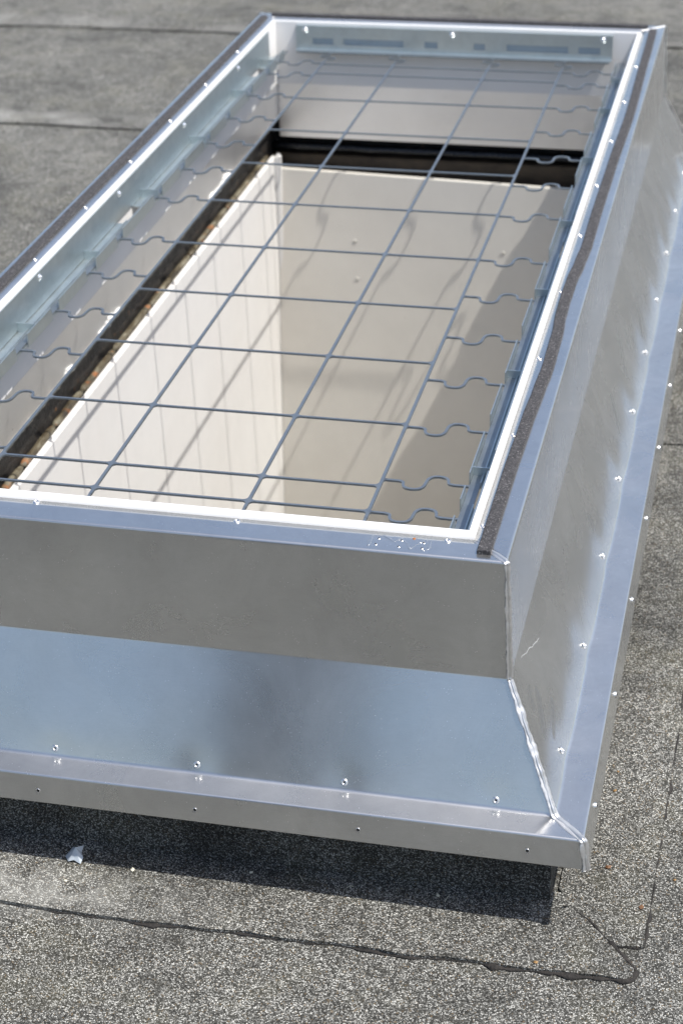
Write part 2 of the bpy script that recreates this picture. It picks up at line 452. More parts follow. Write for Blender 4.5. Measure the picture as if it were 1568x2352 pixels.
bead([(p[0], p[1]-.0008, zb) for p in fr[:48]] + [(.1975, -.200, zb), (.1985, -.187, zb)], frad, 3, sz=.42)
bead([(.200, -.186, zb+.002), (.190, -.172, zb+.002), (.172, -.152, zb+.003), (.162, -.142, zb+.003)], lambda p: .0055, 5)
bead([(.162, -.142, zb+.004), (.132, -.108, zb+.004), (.104, -.082, zb+.004), (.094, -.088, zb+.008)], .0016, 6, sz=1)
bead([(.166, -.1475, zb+.001), (.206, -.1415, zb)], .0017, 8)
bead([(.2065, -.142, zb), (.210, .10, zb), (.2145, .307, zb), (.222, 1.27, zb)], lambda p: .0024+.002*math.exp(-((p[1]-.2)/.03)**2), 9)
bead([(.088, 1.270, zb+.002), (.23, 1.281, zb+.002)], .003, 10)
bead([(-7, 3.01, zb), (-3, 3.008, zb), (6, 2.99, zb)], .0022, 11, step=.03)
bead([(-7, 3.975, zb+.005), (6, 4.08, zb+.005)], .0025, 12, step=.03)

# ------------------------------------------------------------------ upstand under the curb
up_ = thing('roof_upstand', (-.5, L/2, ZG), 'black bitumen felt upstand of the roof opening, under the aluminium curb', 'upstand')
u = MB(); K = .076
def ringbox(mb, x0, x1, y0, y1, t, z0, z1):
    mb.box(x0, x1, y0, y0+t, z0, z1); mb.box(x0, x1, y1-t, y1, z0, z1)
    mb.box(x0, x0+t, y0+t, y1-t, z0, z1); mb.box(x1-t, x1, y0+t, y1-t, z0, z1)
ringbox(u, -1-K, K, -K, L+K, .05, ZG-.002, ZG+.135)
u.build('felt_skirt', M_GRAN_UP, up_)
u = MB(); ringbox(u, -1-K+.01, K-.01, -K+.01, L+K-.01, .04, ZG+.1352, -H2-.004)
u.build('sealing_strip', M_DARK, up_)
# inner black lining of the opening
u = MB(); e = .028
def rough_wall(mb, axis, c, a0, a1, z0, z1, na, nz, amp, seed):
    P = []
    for i in range(na+1):
        for j in range(nz+1):
            a = a0+(a1-a0)*i/na; z = z0+(z1-z0)*j/nz
            d = amp*mnoise.noise(Vector((a*18, z*30, seed)))
            P.append((c+d, a, z) if axis == 'x' else (a, c+d, z))
    F = [(i*(nz+1)+j, (i+1)*(nz+1)+j, (i+1)*(nz+1)+j+1, i*(nz+1)+j+1) for i in range(na) for j in range(nz)]
    return mb.add(P, F)
rough_wall(u, 'x', XL-e, .02, L-.02, -.40, -.232, 160, 10, .004, 1)
u.build('bitumen_lining', M_BIT, up_, smooth=True)
u = MB(); rough_wall(u, 'y', YB+.045, XL-.03, XR+.03, -.40, -.24, 60, 8, .003, 2)
u.build('bitumen_lining', M_BIT, up_, smooth=True)
u = MB(); rough_wall(u, 'x', XR+e, .02, L-.02, -.40, -.232, 60, 6, .003, 3)
u.build('bitumen_lining', M_BIT, up_, smooth=True)
u = MB(); rough_wall(u, 'y', .03, XL-.03, XR+.03, -.40, -.15, 30, 6, .003, 4)
u.build('bitumen_lining', M_BIT, up_, smooth=True)
# dark timber rail and glossy strip in the far gap
M_TIMB = plain('dark_timber', (.05, .036, .022), 0.6, 0, 25, 0.4, .002, 60)
u = MB().box(XL-.02, XR+.02, YB+.005, YB+.043, -.398, -.335).build('timber_rail', M_TIMB, up_, bevel=.002)
M_GLOSS = plain('glossy_bitumen', (.012, .013, .015), 0.22, 0, 20, 0.3, .003, 70)
pts = [(XL-.02+.9*i/40+.0, YB+.022+.003*mnoise.noise(Vector((i*.4, 0, 0))), -.318+.002*mnoise.noise(Vector((i*.5, 3, 0)))) for i in range(45)]
MB().tube(pts, .014, 12, 1, .7).build('bitumen_roll', M_GLOSS, up_, smooth=True)
# mottled cord along the left edge, in several lengths
ys = [.10, .30, .505, .71, .87, 1.02, 1.21, 1.44, 1.72, 2.02, 2.40]
for k in range(len(ys)-1):
    a, b = ys[k]+.003, ys[k+1]-.003; n = max(8, int((b-a)/.012))
    pts = [(XL-.0187+.0010*mnoise.noise(Vector((0, (a+(b-a)*i/n)*20, 5))), a+(b-a)*i/n, -.3222+.0008*mnoise.noise(Vector((4, (a+(b-a)*i/n)*20, 5)))) for i in range(n+1)]
    MB().tube(pts, lambda t: .0074*(1-.35*abs(2*t-1)**16), 12, 1, .85, jit=.015, seed=k).build('sealing_cord', M_CORD, up_, smooth=True)

# ------------------------------------------------------------------ light shaft below
sh = thing('light_shaft', (-.5, L/2, -3.0), 'cream white panelled light shaft going down under the grille', 'shaft')
T = .0125
o = MB().box(XL-T, XL, .04, 2.417, -3.0, -.325).build('wall_panel', M_SHAFT, sh, bevel=.0012)
# rear panel leans a little towards the viewer at its foot, its top edge drops to the right
zt0, zt1, zb_ = -.358, -.379, -3.0
def ry(z): return 2.42 + .09*(z+.36)
P = []
for (x, zt) in ((XL+.0005, zt0), (XR, zt1)):
    P += [(x, ry(zt), zt), (x, ry(zb_), zb_), (x, ry(zb_)+T, zb_), (x, ry(zt)+T, zt)]
MB().add(P, [(0,4,5,1),(3,2,6,7),(0,3,7,4),(1,5,6,2),(0,1,2,3),(4,7,6,5)]).build('wall_panel', M_CREAM, sh, bevel=.0015)
MB().box(XR, XR+T, .04, 2.43, -3.0, -.325).build('wall_panel', M_CREAM, sh)
MB().box(XL, XR, .04, .04+T, -3.0, -.325).build('wall_panel', M_SHAFT, sh)
MB().box(XL-T, XR+T, .04, 2.5, -2.42, -2.4).build('shaft_floor', M_FLOOR, sh)
# corner batten with chamfered head where left and rear panels meet
MB().add([(XL,2.395,-.318),(XL,2.425,-.318),(XL,2.425,-1.9),(XL,2.395,-1.9),(XL+.012,2.400,-.322),(XL+.012,2.425,-.322),(XL+.012,2.425,-1.9),(XL+.012,2.400,-1.9)],
         [(0,1,2,3),(4,7,6,5),(0,4,5,1),(0,3,7,4),(1,5,6,2),(3,2,6,7)]).build('corner_batten', M_SHAFT, sh, bevel=.003)
plug = MB().lathe([(.0001, -.0012), (.0035, -.0011), (.0055, -.0006), (.006, 0)], 16).build('screw_cap', M_CREAM, sh, smooth=True, loc=(-.74, ry(-.536)-.0005, -.536))
plug.rotation_euler = (R(-90), 0, 0); plug.rotation_euler = (R(90), 0, 0)
# lathe axis z -> the cap's dome (-z) turned to -y
plug.rotation_euler = (R(-90), 0, 0)
place(plug, sh, (-.361, ry(-.545)-.0005, -.545)); place(plug, sh, (-.734, ry(-.635)-.0005, -.635))

# ------------------------------------------------------------------ the curb
cb = thing('skylight_curb', (-.5, L/2, ZG+.002), 'large open aluminium skylight curb with riveted flange on the felt roof', 'skylight')
def fillet(points, rad, seg=4):
    out = []
    for i, p in enumerate(points):
        if i in (0, len(points)-1) or rad[i] == 0: out.append(Vector(p)); continue
        p = Vector(p); a = Vector(points[i-1]); b = Vector(points[i+1])
        u = (a-p).normalized(); v = (b-p).normalized(); ang = u.angle(v)
        t = rad[i]/math.tan(ang/2); s0 = p+u*t; s1 = p+v*t
        cdir = (u+v).normalized(); c = p+cdir*(rad[i]/math.sin(ang/2))
        out.append(s0+u*.0015)
        for k in range(seg+1):
            q0 = s0-c; q1 = s1-c; f = k/seg
            q = (q0*(1-f)+q1*f).normalized()*rad[i]; out.append(c+q)
        out.append(s1+v*.0015)
    return out
def profile(flare):
    pts = [(-.052, 0), (0, 0), (D1, -H1), (D2, -H2), (D3, -H2), (D3+flare, -H3), (D3+flare-.004, -H3-.0005)]
    prof = fillet([Vector(p) for p in pts], [0, .0035, .006, .006, .003, .0006, 0])
    # subdivide the long flats
    out = [prof[0]]
    for a, b in zip(prof[:-1], prof[1:]):
        n = max(1, int((b-a).length/.012))
        for k in range(1, n+1): out.append(a.lerp(b, k/n))
    return out
SLOPE_RIV = [(-1.0+.192-.0, 0)]
front_rivets = [-.808, -.606, -.404, -.201, .001]
side_rivets = [.049+.262*i for i in range(10)]
nslope = Vector((H2-H1, D2-D1)).normalized()      # (outward d, z) normal of the sloping band
def dent(s_along, d, z, side):
    """outward bulge (m) of the sheet at distance s_along, for gentle unevenness and pulled-in rivets"""
    f = 0.0
    if -H2 < z < -H1:
        t = (-z-H1)/(H2-H1); win = min(1, 4*t, )*min(1, 6*(1-t)); win = max(0, win)
        if side == 0:
            for rx in front_rivets:
                f -= .0007*math.exp(-(((s_along-rx)/.022)**2 + ((z+.316)/.016)**2))
            f += .0016*mnoise.noise(Vector((s_along*5, z*5, 1)))*win
        else:
            for ry_ in side_rivets:
                f -= .0030*math.exp(-(((s_along-ry_)/.04)**2 + ((z+.312)/.035)**2))
            f += (.0024*mnoise.noise(Vector((s_along*4, z*7, 2))) + .0007*mnoise.noise(Vector((s_along*13, z*9, 6))))*win
    elif -H1 < z < -.01:
        f += .0007*mnoise.noise(Vector((s_along*3, z*4, 3+side)))*min(1, (-z)/.03)*min(1, (z+H1)/.03)
    return f
def panel(side):
    flare = .008 if side == 1 else .006
    prof = profile(flare)
    N = 150 if side in (0,) else 220
    P = []
    for i in range(N+1):
        t = i/N
        for q in prof:
            d, z = q.x, q.y
            if side == 0:   x = (-1-d) + (1+2*d)*t; s_ = x
            elif side == 1: x = (-d) + (L+2*d)*t; s_ = x
            elif side == 2: x = (-1-d) + (1+2*d)*t; s_ = x
            else:           x = (-d) + (L+2*d)*t; s_ = x
            b = dent(s_, d, z, side)
            if -H2 < z < -H1: d2, z2 = d + b*nslope.x, z + b*nslope.y
            else: d2, z2 = d+b, z
            if side == 0:   P.append((x, -d2, z2))
            elif side == 1: P.append((d2, x, z2))
            elif side == 2: P.append((x, L+d2, z2))
            else:           P.append((-1-d2, x, z2))
    k = len(prof)
    F = [(i*k+j, i*k+j+1, (i+1)*k+j+1, (i+1)*k+j) for i in range(N) for j in range(k-1)]
    if side in (0, 3): F = [f[::-1] for f in F]
    me = bpy.data.meshes.new('flashing_panel'); me.from_pydata(P, [], F); me.materials.append(M_ALU)
    for p in me.polygons: p.use_smooth = True
    # make sure the normals look outward / up
    up_n = sum(p.normal.z*p.area for p in me.polygons)
    if up_n < 0: me.flip_normals()
    o = bpy.data.objects.new('flashing_panel', me); C.objects.link(o); o.parent = cb
    o.location = Vector((0, 0, OZ)) - Vector(cb['_o'])
    md = o.modifiers.new('thickness', 'SOLIDIFY'); md.thickness = .0015; md.offset = -1
    return o
for s_ in range(4): panel(s_)

# weld beads down the four mitres
def weld(cx, cy, sx, sy, seed):
    pr = profile(.006)
    pts = []
    for a, b in zip(pr[:-1], pr[1:]):
        n = max(1, int((b-a).length/.003))
        for k in range(n): pts.append(a.lerp(b, k/n))
    path = [(cx+sx*q.x, cy+sy*q.x, q.y) for q in pts if q.x > -.047]
    path = [(x+.0009*mnoise.noise(Vector((i*.35, 0, seed))), y+.0009*mnoise.noise(Vector((i*.35, 5, seed))), z+.0006*mnoise.noise(Vector((i*.6, 9, seed)))) for i, (x, y, z) in enumerate(path)]
    n = len(path)
    def rr(t):
        i = t*(n-1)
        return   .0021*(1+.42*mnoise.noise(Vector((i*.12, 2, seed)))+.10*mnoise.noise(Vector((i*1.1, 7, seed))))*(.85+.5*t)
    MB().tube(path, rr, 10, jit=.015, seed=seed, uref=(-sy, sx, 0)).build('weld_seam', M_WELD, cb, smooth=True)
    def r3(t):
        i = t*(n-1)
        return .0038*(1+.6*mnoise.noise(Vector((i*.14, 12, seed)))+.25*mnoise.noise(Vector((i*.9, 17, seed))))*(.85+.5*t)
    MB().tube(path, r3, 14, 1.25, .30, jit=.05, seed=seed+9, uref=(-sy, sx, 0)).build('weld_smear', M_SMEAR, cb, smooth=True)
    # smeared flat lips of melted metal beside the bead
weld(0, 0, 1, -1, 1); weld(0, L, 1, 1, 2); weld(-1, L, -1, 1, 3); weld(-1, 0, -1, -1, 4)

# white PVC frame: top lip and inner leg, one piece
def frame_ring(mb, x0, x1, y0, y1, prof):
    """prof: (inward offset, z) swept round the rectangle x0..x1,y0..y1"""
    k = len(prof); P = []
    for sx, sy, cx, cy in ((1, 1, x0, y0), (-1, 1, x1, y0), (-1, -1, x1, y1), (1, -1, x0, y1)):
        for (d, z) in prof: P.append((cx+sx*d, cy+sy*d, z))
    F = []
    for c in range(4):
        a = c*k; b = ((c+1) % 4)*k
        for j in range(k): F.append((a+j, a+(j+1) % k, b+(j+1) % k, b+j))
    mb.add(P, F)
mb = MB()
pf = [(0, .0005), (.001, .0035), (.003, .0045), (.008, .0045), (.0098, .0035), (.0105, .001), (.0105, ZPVC), (.0075, ZPVC), (.0075, -.003), (0, -.003)]
# the front member is wider than the other three
k = len(pf); P = []
for sx, sy, cx, cy, wy in ((1, 1, -.9505, .049, 1.8), (-1, 1, -.0495, .049, 1.8), (-1, -1, -.0495, YB+.0105, 1.0), (1, -1, -.9505, YB+.0105, 1.0)):
    for (d, z) in pf: P.append((cx+sx*d, cy+sy*d*wy, z))
F = []
for c in range(4):
    a = c*k; b = ((c+1) % 4)*k
    for j in range(k): F.append((a+j, a+(j+1) % k, b+(j+1) % k, b+j))
MB().add(P, F).build('white_frame', M_PVC, cb, smooth=True, sharp=35)
# back plate strip between the white frame and the rim fold
MB().box(-.95, -.05, YB+.0105, L-.052+.002, -.004, -.0005).build('rear_filler', M_ALU, cb)
# lower aluminium lining
mb = MB()
def wave_wall(mb, axis, c, a0, a1, z0, z1, na, nz, amp, seed, bow=0):
    P = []
    for i in range(na+1):
        for j in range(nz+1):
            a = a0+(a1-a0)*i/na; tz = j/nz; z = z0+(z1-z0)*tz
            d = amp*mnoise.noise(Vector((a*3.5, z*4, seed)))*math.sin(math.pi*min(1, tz*1.0)) + bow*math.sin(math.pi*tz)
            P.append((c+d, a, z) if axis == 'x' else (a, c+d, z))
    F = [(i*(nz+1)+j, (i+1)*(nz+1)+j, (i+1)*(nz+1)+j+1, i*(nz+1)+j+1) for i in range(na) for j in range(nz)]
    return mb.add(P, F)
wave_wall(mb, 'x', XL-.001, YF, YB, -.237, ZPVC, 120, 8, .003, 1, .0); mb.build('lining_sheet', M_ALU_IN, cb, smooth=True)
mb = MB(); wave_wall(mb, 'y', YB+.001, XL, XR, -.288, ZPVC, 60, 10, .002, 2, .0); mb.build('lining_sheet', M_ALU_IN, cb, smooth=True)
mb = MB(); wave_wall(mb, 'x', XR+.001, YF, YB, -.237, ZPVC, 60, 4, .002, 3); mb.build('lining_sheet', M_ALU_IN, cb, smooth=True)
mb = MB(); wave_wall(mb, 'y', YF-.001, XL, XR, -.237, ZPVC, 30, 4, .002, 4); mb.build('lining_sheet', M_ALU_IN, cb, smooth=True)
# ragged bright lower edge of the left lining
pts = [(XL+.0005+.0008*mnoise.noise(Vector((0, i*.7, 3))), .08+2.3*i/300, -.2385+.0012*mnoise.noise(Vector((0, i*.31, 8)))) for i in range(301)]
M_EDGE = plain('pale_sealant', (.50, .46, .38), 0.6, 0, 60, 0.4, .002, 200)
MB().tube(pts, .0021, 6, jit=.3, seed=2).build('lining_edge', M_EDGE, cb, smooth=True)
# blobs of white foam on that edge
M_PAINT = plain('white_foam', (.84, .83, .80), 0.5, 0, 60, 0.05, .003, 150)
def blob(loc, s3, seed):
    bm = bmesh.new(); bmesh.ops.create_icosphere(bm, subdivisions=3, radius=1)
    for v in bm.verts:
        n_ = mnoise.noise(v.co*1.7+Vector((seed, 0, 0)))*.45+mnoise.noise(v.co*4+Vector((seed, 0, 3)))*.2
        v.co *= 1+n_; v.co = Vector((v.co.x*s3[0], v.co.y*s3[1], v.co.z*s3[2]))
    me = bpy.data.meshes.new('foam_blob'); bm.to_mesh(me); bm.free(); me.materials.append(M_PAINT)
    for p in me.polygons: p.use_smooth = True
    o = bpy.data.objects.new('foam_blob', me); C.objects.link(o); o.parent = cb
    o.location = Vector(loc)+Vector((0, 0, OZ))-Vector(cb['_o']); return o
rnd = random.Random(7)
for (ya, yb, zc, k) in ((1.10, 1.22, -.231, 6), (.91, .95, -.234, 3), (1.84, 2.02, -.231, 6)):
    for i in range(k):
        t = (i+.5)/k
        blob((XL+.001, ya+(yb-ya)*t+rnd.uniform(-.006, .006), zc+rnd.uniform(-.006, .006)), (.0028, (yb-ya)/k*rnd.uniform(.35, .75), rnd.uniform(.002, .0055)), rnd.uniform(0, 50))

# rivets
rp = [(.0001, .0008), (.0012, .0008), (.0013, .0002), (.0018, .0003), (.0021, .0017), (.0030, .0019), (.0040, .0014), (.0048, .0006), (.0050, 0), (.0052, -.0006)]
rv0 = MB().lathe(rp, 20, [1, 1, 0, 0, 0, 0, 0, 0, 0]).build('rivet', [M_RIVET, M_DARK], cb, smooth=True, loc=(-.083, .040, .0))
for x in (-.363, -.643, -.923): place(rv0, cb, (x, .041 if x > -.6 else .044, 0))
for i in range(9): place(rv0, cb, (-.044+.005*i/8, .085+.2636*i, 0))
for i in range(10): place(rv0, cb, (-.9615, .085+.2636*i, 0)) if i < 9 else None
ang = math.atan2(nslope.x, nslope.y)
def slope_d(z): return D1 + (D2-D1)*((-z-H1)/(H2-H1))
for x in front_rivets: place(rv0, cb, (x, -slope_d(-.3165)-.0001+.001, -.3165), (ang, 0, 0))
rnd = random.Random(4)
for y in side_rivets: place(rv0, cb, (slope_d(-.315)-.0016, y, -.315), (0, ang, rnd.uniform(-.1, .1)))
# lip rivets (right) with taller heads, and drilled holes (front)
rl = [(.0001, .0030), (.0013, .0030), (.0014, .0022), (.0022, .0024), (.0032, .0026), (.0042, .0018), (.0046, .0004), (.0050, -.0005)]
rv1 = MB().lathe(rl, 18, [1, 1, 0, 0, 0, 0, 0]).build('rivet', [M_RIVET, M_DARK], cb, smooth=True, loc=(.1255, -.019, -.349))
tl = math.atan2(H3-H2, .008)
rv1.rotation_euler = (0, tl, 0)
for i in range(1, 10): place(rv1, cb, (.1255, -.019+.261*i, -.349), (0, tl, 0))
hole = MB().lathe([(.0001, .0004), (.0021, .0004), (.0022, .0005), (.0026, .0006), (.0030, -.0003)], 18, [1, 1, 0, 0]).build('drilled_hole', [M_RIVET, M_DARK], cb, smooth=True, loc=(.05, -.1246, -.3515))
hole.rotation_euler = (R(82), 0, 0)
for x in (-.172, -.394, -.615, -.837): place(hole, cb, (x, -.1246, -.3515), (R(82), 0, 0))
# patch of small drilled pits with sealant residue on the front rim
pit = MB().lathe([(.0001, .0003), (.0014, .0003), (.0016, .0004), (.0022, .0005), (.0027, -.0002)], 14, [1, 1, 0, 0]).build('drilled_hole', [M_RIVET, M_DARK], cb, smooth=True, loc=(-.171, .031, .0))
for x, y in ((-.172, .016), (-.141, .031), (-.142, .015), (-.112, .030), (-.112, .016)): place(pit, cb, (x, y, 0))
M_RUST = plain('rust', (.30, .10, .02), 0.9, 0, 400, 0.4)
MB().lathe([(.0001, .0012), (.0012, .0010), (.0019, .0003), (.0024, -.0003)], 10).build('rust_spot', M_RUST, cb, smooth=True, loc=(-.126, .038, 0))
M_GLUE = plain('sealant_residue', (.72, .73, .74), 0.6, 1.0, 90, 0.2, .001, 250)
rnd = random.Random(11)
loopp = [(-.181, .010), (-.180, .036), (-.165, .040), (-.15, .026), (-.143, .036), (-.132, .024), (-.127, .012), (-.120, .024), (-.112, .037), (-.104, .036), (-.104, .014), (-.113, .009)]
path = []
for a, b in zip(loopp[:-1], loopp[1:]):
    for i in range(6): path.append((a[0]+(b[0]-a[0])*i/6+rnd.uniform(-.0006, .0006), a[1]+(b[1]-a[1])*i/6+rnd.uniform(-.0006, .0006), .0001))
MB().tube(path, lambda t: .0013+.0008*math.sin(t*37), 8, 1, .12, jit=.2, seed=3).build('sealant_residue', M_ALU, cb, smooth=True)

# foam sealing strips on the rim
def strip(ctr, width, z0, z1, name='foam_strip'):
    P = []; n = len(ctr)
    for i, p in enumerate(ctr):
        a = Vector(ctr[max(i-1, 0)]); b = Vector(ctr[min(i+1, n-1)]); t = (b-a).normalized(); q = Vector((-t.y, t.x))
        w2 = width/2*(1+.05*mnoise.noise(Vector((i*.5, 0, 0)))); c_ = Vector(p)
        h = z1 + .0004*mnoise.noise(Vector((i*.6, 5, 0)))
        for dx, z in ((w2, z0), (w2+.0002, z1*.7), (w2-.0012, h), (-w2+.0012, h), (-w2-.0002, z1*.7), (-w2, z0)):
            P.append((c_.x+q.x*dx, c_.y+q.y*dx, z))
    F = []
    for i in range(n-1):
        for k in range(6): F.append((i*6+k, i*6+(k+1) % 6, (i+1)*6+(k+1) % 6, (i+1)*6+k))
    F += [(5, 4, 3, 2, 1, 0), tuple(range(6*n-6, 6*n))]
    return MB().add(P, F).build(name, M_FOAM, cb)
kn = [(.014, -.0325), (.232, -.0325), (.394, -.0305), (.50, -.0275), (.573, -.0252), (.70, -.0265), (.79, -.0305), (.845, -.0312), (.93, -.0305), (1.0, -.0265), (1.09, -.0235), (1.25, -.0245), (1.5, -.0235), (1.85, -.0195), (2.29, -.0235), (2.50, -.0255)]
def interp(y):
    for (a, xa), (b, xb) in zip(kn[:-1], kn[1:]):
        if a <= y <= b:
            t = (y-a)/(b-a); t = t*t*(3-2*t); return xa+(xb-xa)*t
    return kn[-1][1]
strip([(interp(.014+.0124*i), .014+.0124*i) for i in range(201)], .0172, .0001, .0062)
strip([(-.9775+.0012*math.sin(i*.05), .012+.0125*i) for i in range(200)], .0175, .0001, .0060)
strip([(-.965+.0125*i, L-.021+.0008*math.sin(i*.2)) for i in range(75)], .0165, .0001, .0058)

# ------------------------------------------------------------------ security grille
gr = thing('security_grille', (-.5, L/2, -.075), 'galvanised steel burglar grille with wavy links fixed inside the skylight curb', 'grille')
ZT, ZB = -.0600, -.0632
XA, XB_, XC, XD = -.793, -.622, -.395, -.223
RAILR, RAILL = -.0905, -.9100
rows = [.205, .280, .477, .699, .922, 1.150, 1.381, 1.607, 1.828, 2.057, 2.256, 2.332]
wig = [.204, .300, .470, .637, .804, .979, 1.149, 1.376, 1.549, 1.718, 1.892, 2.062, 2.235, 2.336]
BW = .0046
def web(mb, x, y, r_=.008, z0=ZB+.0002, z1=ZT-.0001, quads=((1, 1), (1, -1), (-1, 1), (-1, -1)), hw=BW/2-.0003):
    """small concave fillets where two bars cross"""
    for sx, sy in quads:
        pl = [(x+sx*hw*.2, y+sy*hw*.2), (x+sx*(hw+r_), y+sy*hw*.5)]
        for k in range(6):
            a = math.pi/2*k/5
            pl.append((x+sx*(hw+r_-r_*math.sin(a)), y+sy*(hw*.9+r_-r_*math.cos(a))))
        pl.append((x+sx*hw*.5, y+sy*(hw+r_)))
        if sx*sy < 0: pl = pl[::-1]
        mb.prism(pl, z0, z1)
def wiggle(x0, x1, n=46, amp=.021):
    pts = []
    ln = x1-x0
    ctl = [(0, 0), (.14, 0), (.20, -.02), (.245, -.18), (.255, -.55), (.285, -.86), (.34, -1.0), (.40, -1.0), (.455, -.86), (.49, -.5), (.50, 0), (.51, .5), (.545, .86), (.60, 1.0), (.66, 1.0), (.715, .86), (.745, .55), (.755, .18), (.80, .02), (.86, 0), (1, 0)]
    # Catmull-Rom
    C_ = [ctl[0]]+ctl+[ctl[-1]]
    for i in range(1, len(C_)-2):
        for k in range(4):
            t = k/4
            q = [0, 0]
            for d in (0, 1):
                p0, p1, p2, p3 = (C_[i-1][d], C_[i][d], C_[i+1][d], C_[i+2][d])
                q[d] = .5*(2*p1+(-p0+p2)*t+(2*p0-5*p1+4*p2-p3)*t*t+(-p0+3*p1-3*p2+p3)*t**3)
            pts.append((x0+ln*q[0], amp*q[1]))
    pts.append((x1, 0))
    return pts
for x in (XA, XB_, XC, XD):
    mb = MB().box(x-BW/2, x+BW/2, .185, 2.352, ZB, ZT)
    qd = {XA: ((1, 1), (1, -1)), XD: ((-1, 1), (-1, -1))}.get(x, ((1, 1), (1, -1), (-1, 1), (-1, -1)))
    for y in rows: web(mb, x, y, quads=qd)
    if x in (XA, XD):
        for y in wig: web(mb, x, y, .005, quads=((-1, 1), (-1, -1)) if x == XA else ((1, 1), (1, -1)))
    mb.build('long_bar', M_GRILLE, gr)
    # wavy ends that run on to the end rails
    for (ya, yb) in ((.1845, .098), (2.3525, 2.428)):
        w_ = wiggle(0, abs(yb-ya), amp=.020)
        s_ = 1 if yb > ya else -1
        MB().ribbon([(x - s_*q[1]*1.0, ya+s_*q[0]) for q in w_], BW*.85, ZB, ZT).build('wavy_link', M_GRILLE, gr)
for y in rows:
    MB().box(XA, XD, y-BW*.42, y+BW*.42, ZB+.0001, ZT-.0002).build('cross_bar', M_GRILLE, gr)
src = {}
for side, (x0, x1) in enumerate(((RAILL+.007, XA), (XD, RAILR-.007))):
    first = None
    for y in wig:
        if first is None:
            first = MB().ribbon([(q[0], q[1]) for q in wiggle(x0, x1)], BW*.86, ZB+.00015, ZT-.0001).build('wavy_link', M_GRILLE, gr, loc=(0, y, 0))
        else: place(first, gr, (0, y, 0))
# rails of the plate
for x in (RAILR, RAILL):
    MB().box(x-.0075, x+.0075, .105, 2.43, ZB-.0001, ZT+.0001).build('edge_rail', M_GRILLE, gr)
for y in (.098, 2.432):
    MB().box(-.88, -.12, y-.0075, y+.0075, ZB-.0001, ZT+.0001).build('edge_rail', M_GRILLE, gr)

# brackets that hold the plate
def side_bracket(x_in, sgn, plate_gaps, strap_ys, phase):
    """x_in: inner face of the curb, sgn +1 when the opening lies to +x"""
    f = lambda d: x_in + sgn*d
    def bx_(mb, d0, d1, y0, y1, z0, z1):
        a, b = sorted((f(d0), f(d1))); mb.box(a, b, y0, y1, z0, z1)
    br = MB()
    prev = .075
    for (a, b) in plate_gaps + [(2.385, None)]:
        if sgn < 0: bx_(br, .0008, .0030, prev, a, -.062, -.002)      # leaf on the wall
        bx_(br, .0008, .0235 if sgn < 0 else .0388, prev, a, -.0662, -.0640)        # ledge
        bx_(br, .0215, .0235, prev, a, -.0640, -.0560)        # small upstand of the ledge
        if b is None: break
        prev = b
    if sgn > 0: bx_(br, .0008, .0030, .075, 2.385, -.062, -.002)
    o = br.build('mounting_bracket', M_GALV, gr)
    # outer lips between the wavy links
    tabs = []
    ys_ = [.14]+wig+[2.40]
    for i in range(len(ys_)-1):
        a, b = ys_[i], ys_[i+1]
        if b-a < .08: tabs.append((a+.008, b-.012) if b-a > .05 else None); continue
        tabs.append((a+(.028 if (i+phase) % 2 == 0 else .010), b-.021))
    for tb in tabs:
        if not tb or tb[1]-tb[0] < .02: continue
        a, b = tb
        lip = MB()
        d0 = .0385
        x0_, x1_ = sorted((f(d0), f(d0+.0016)))
        P = [(x0_, a, -.069), (x0_, b, -.069), (x0_, b-.006, -.0445), (x0_, a+.001, -.0445)]
        P += [(x1_, q[1], q[2]) for q in P]
        lip.add(P, [(0,1,2,3),(7,6,5,4),(0,4,5,1),(1,5,6,2),(2,6,7,3),(3,7,4,0)])
        bx_(lip, .0290, .0385, a+.004, b-.004, -.0662, -.0645)
        lip.build('clip_lip', M_GALV, gr)
    for y in strap_ys:
        st = MB()
        bx_(st, .0032, .0395, y, y+.0022, -.0700, -.0470)
        bx_(st, .0032, .0395, y+.0022, y+.014, -.0700, -.0682)
        st.build('strap', M_GALV, gr)
side_bracket(XR, -1, [(.242, .305), (1.19, 1.25), (2.19, 2.25)], [.333, .663, .998, 1.333, 1.70, 2.03, 2.26], 1)
side_bracket(XL, 1, [(.30, .37), (1.235, 1.33), (2.215, 2.285)], [.375, .712, 1.046, 1.38, 1.715, 2.05, 2.30], 0)
# rear bracket: plate with slots, ledge under it
rb = MB()
xs_ = [-.885, -.844, -.792, -.766, -.618, -.566, -.534, -.446, -.419, -.367, -.220, -.195, -.143, -.115]
yb0, yb1 = YB-.014, YB-.0115
rb.box(-.885, -.115, yb0, yb1, -.031, -.002)
rb.box(-.885, -.115, yb0, yb1, -.0585, -.0465)
for i in range(0, len(xs_)-1, 2): rb.box(xs_[i], xs_[i+1], yb0, yb1, -.0465, -.031)
rb.box(-.885, -.115, yb0-.014, yb0, -.0605, -.0585)
rb.box(-.885, -.115, yb1, YB-.0008, -.0045, -.002)
rb.build('mounting_bracket', M_GALV, gr)
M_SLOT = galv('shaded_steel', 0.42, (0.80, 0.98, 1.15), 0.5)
MB().box(-.88, -.12, yb1+.0004, YB-.001, -.05, -.0285).build('slot_shade', M_SLOT, gr)  # dark blue plate added behind the slots to stand for their shade
fb = MB().box(-.885, -.115, YF+.001, YF+.003, -.058, -.002).box(-.885, -.115, YF+.003, YF+.025, -.066, -.064)
fb.build('mounting_bracket', M_GALV, gr)
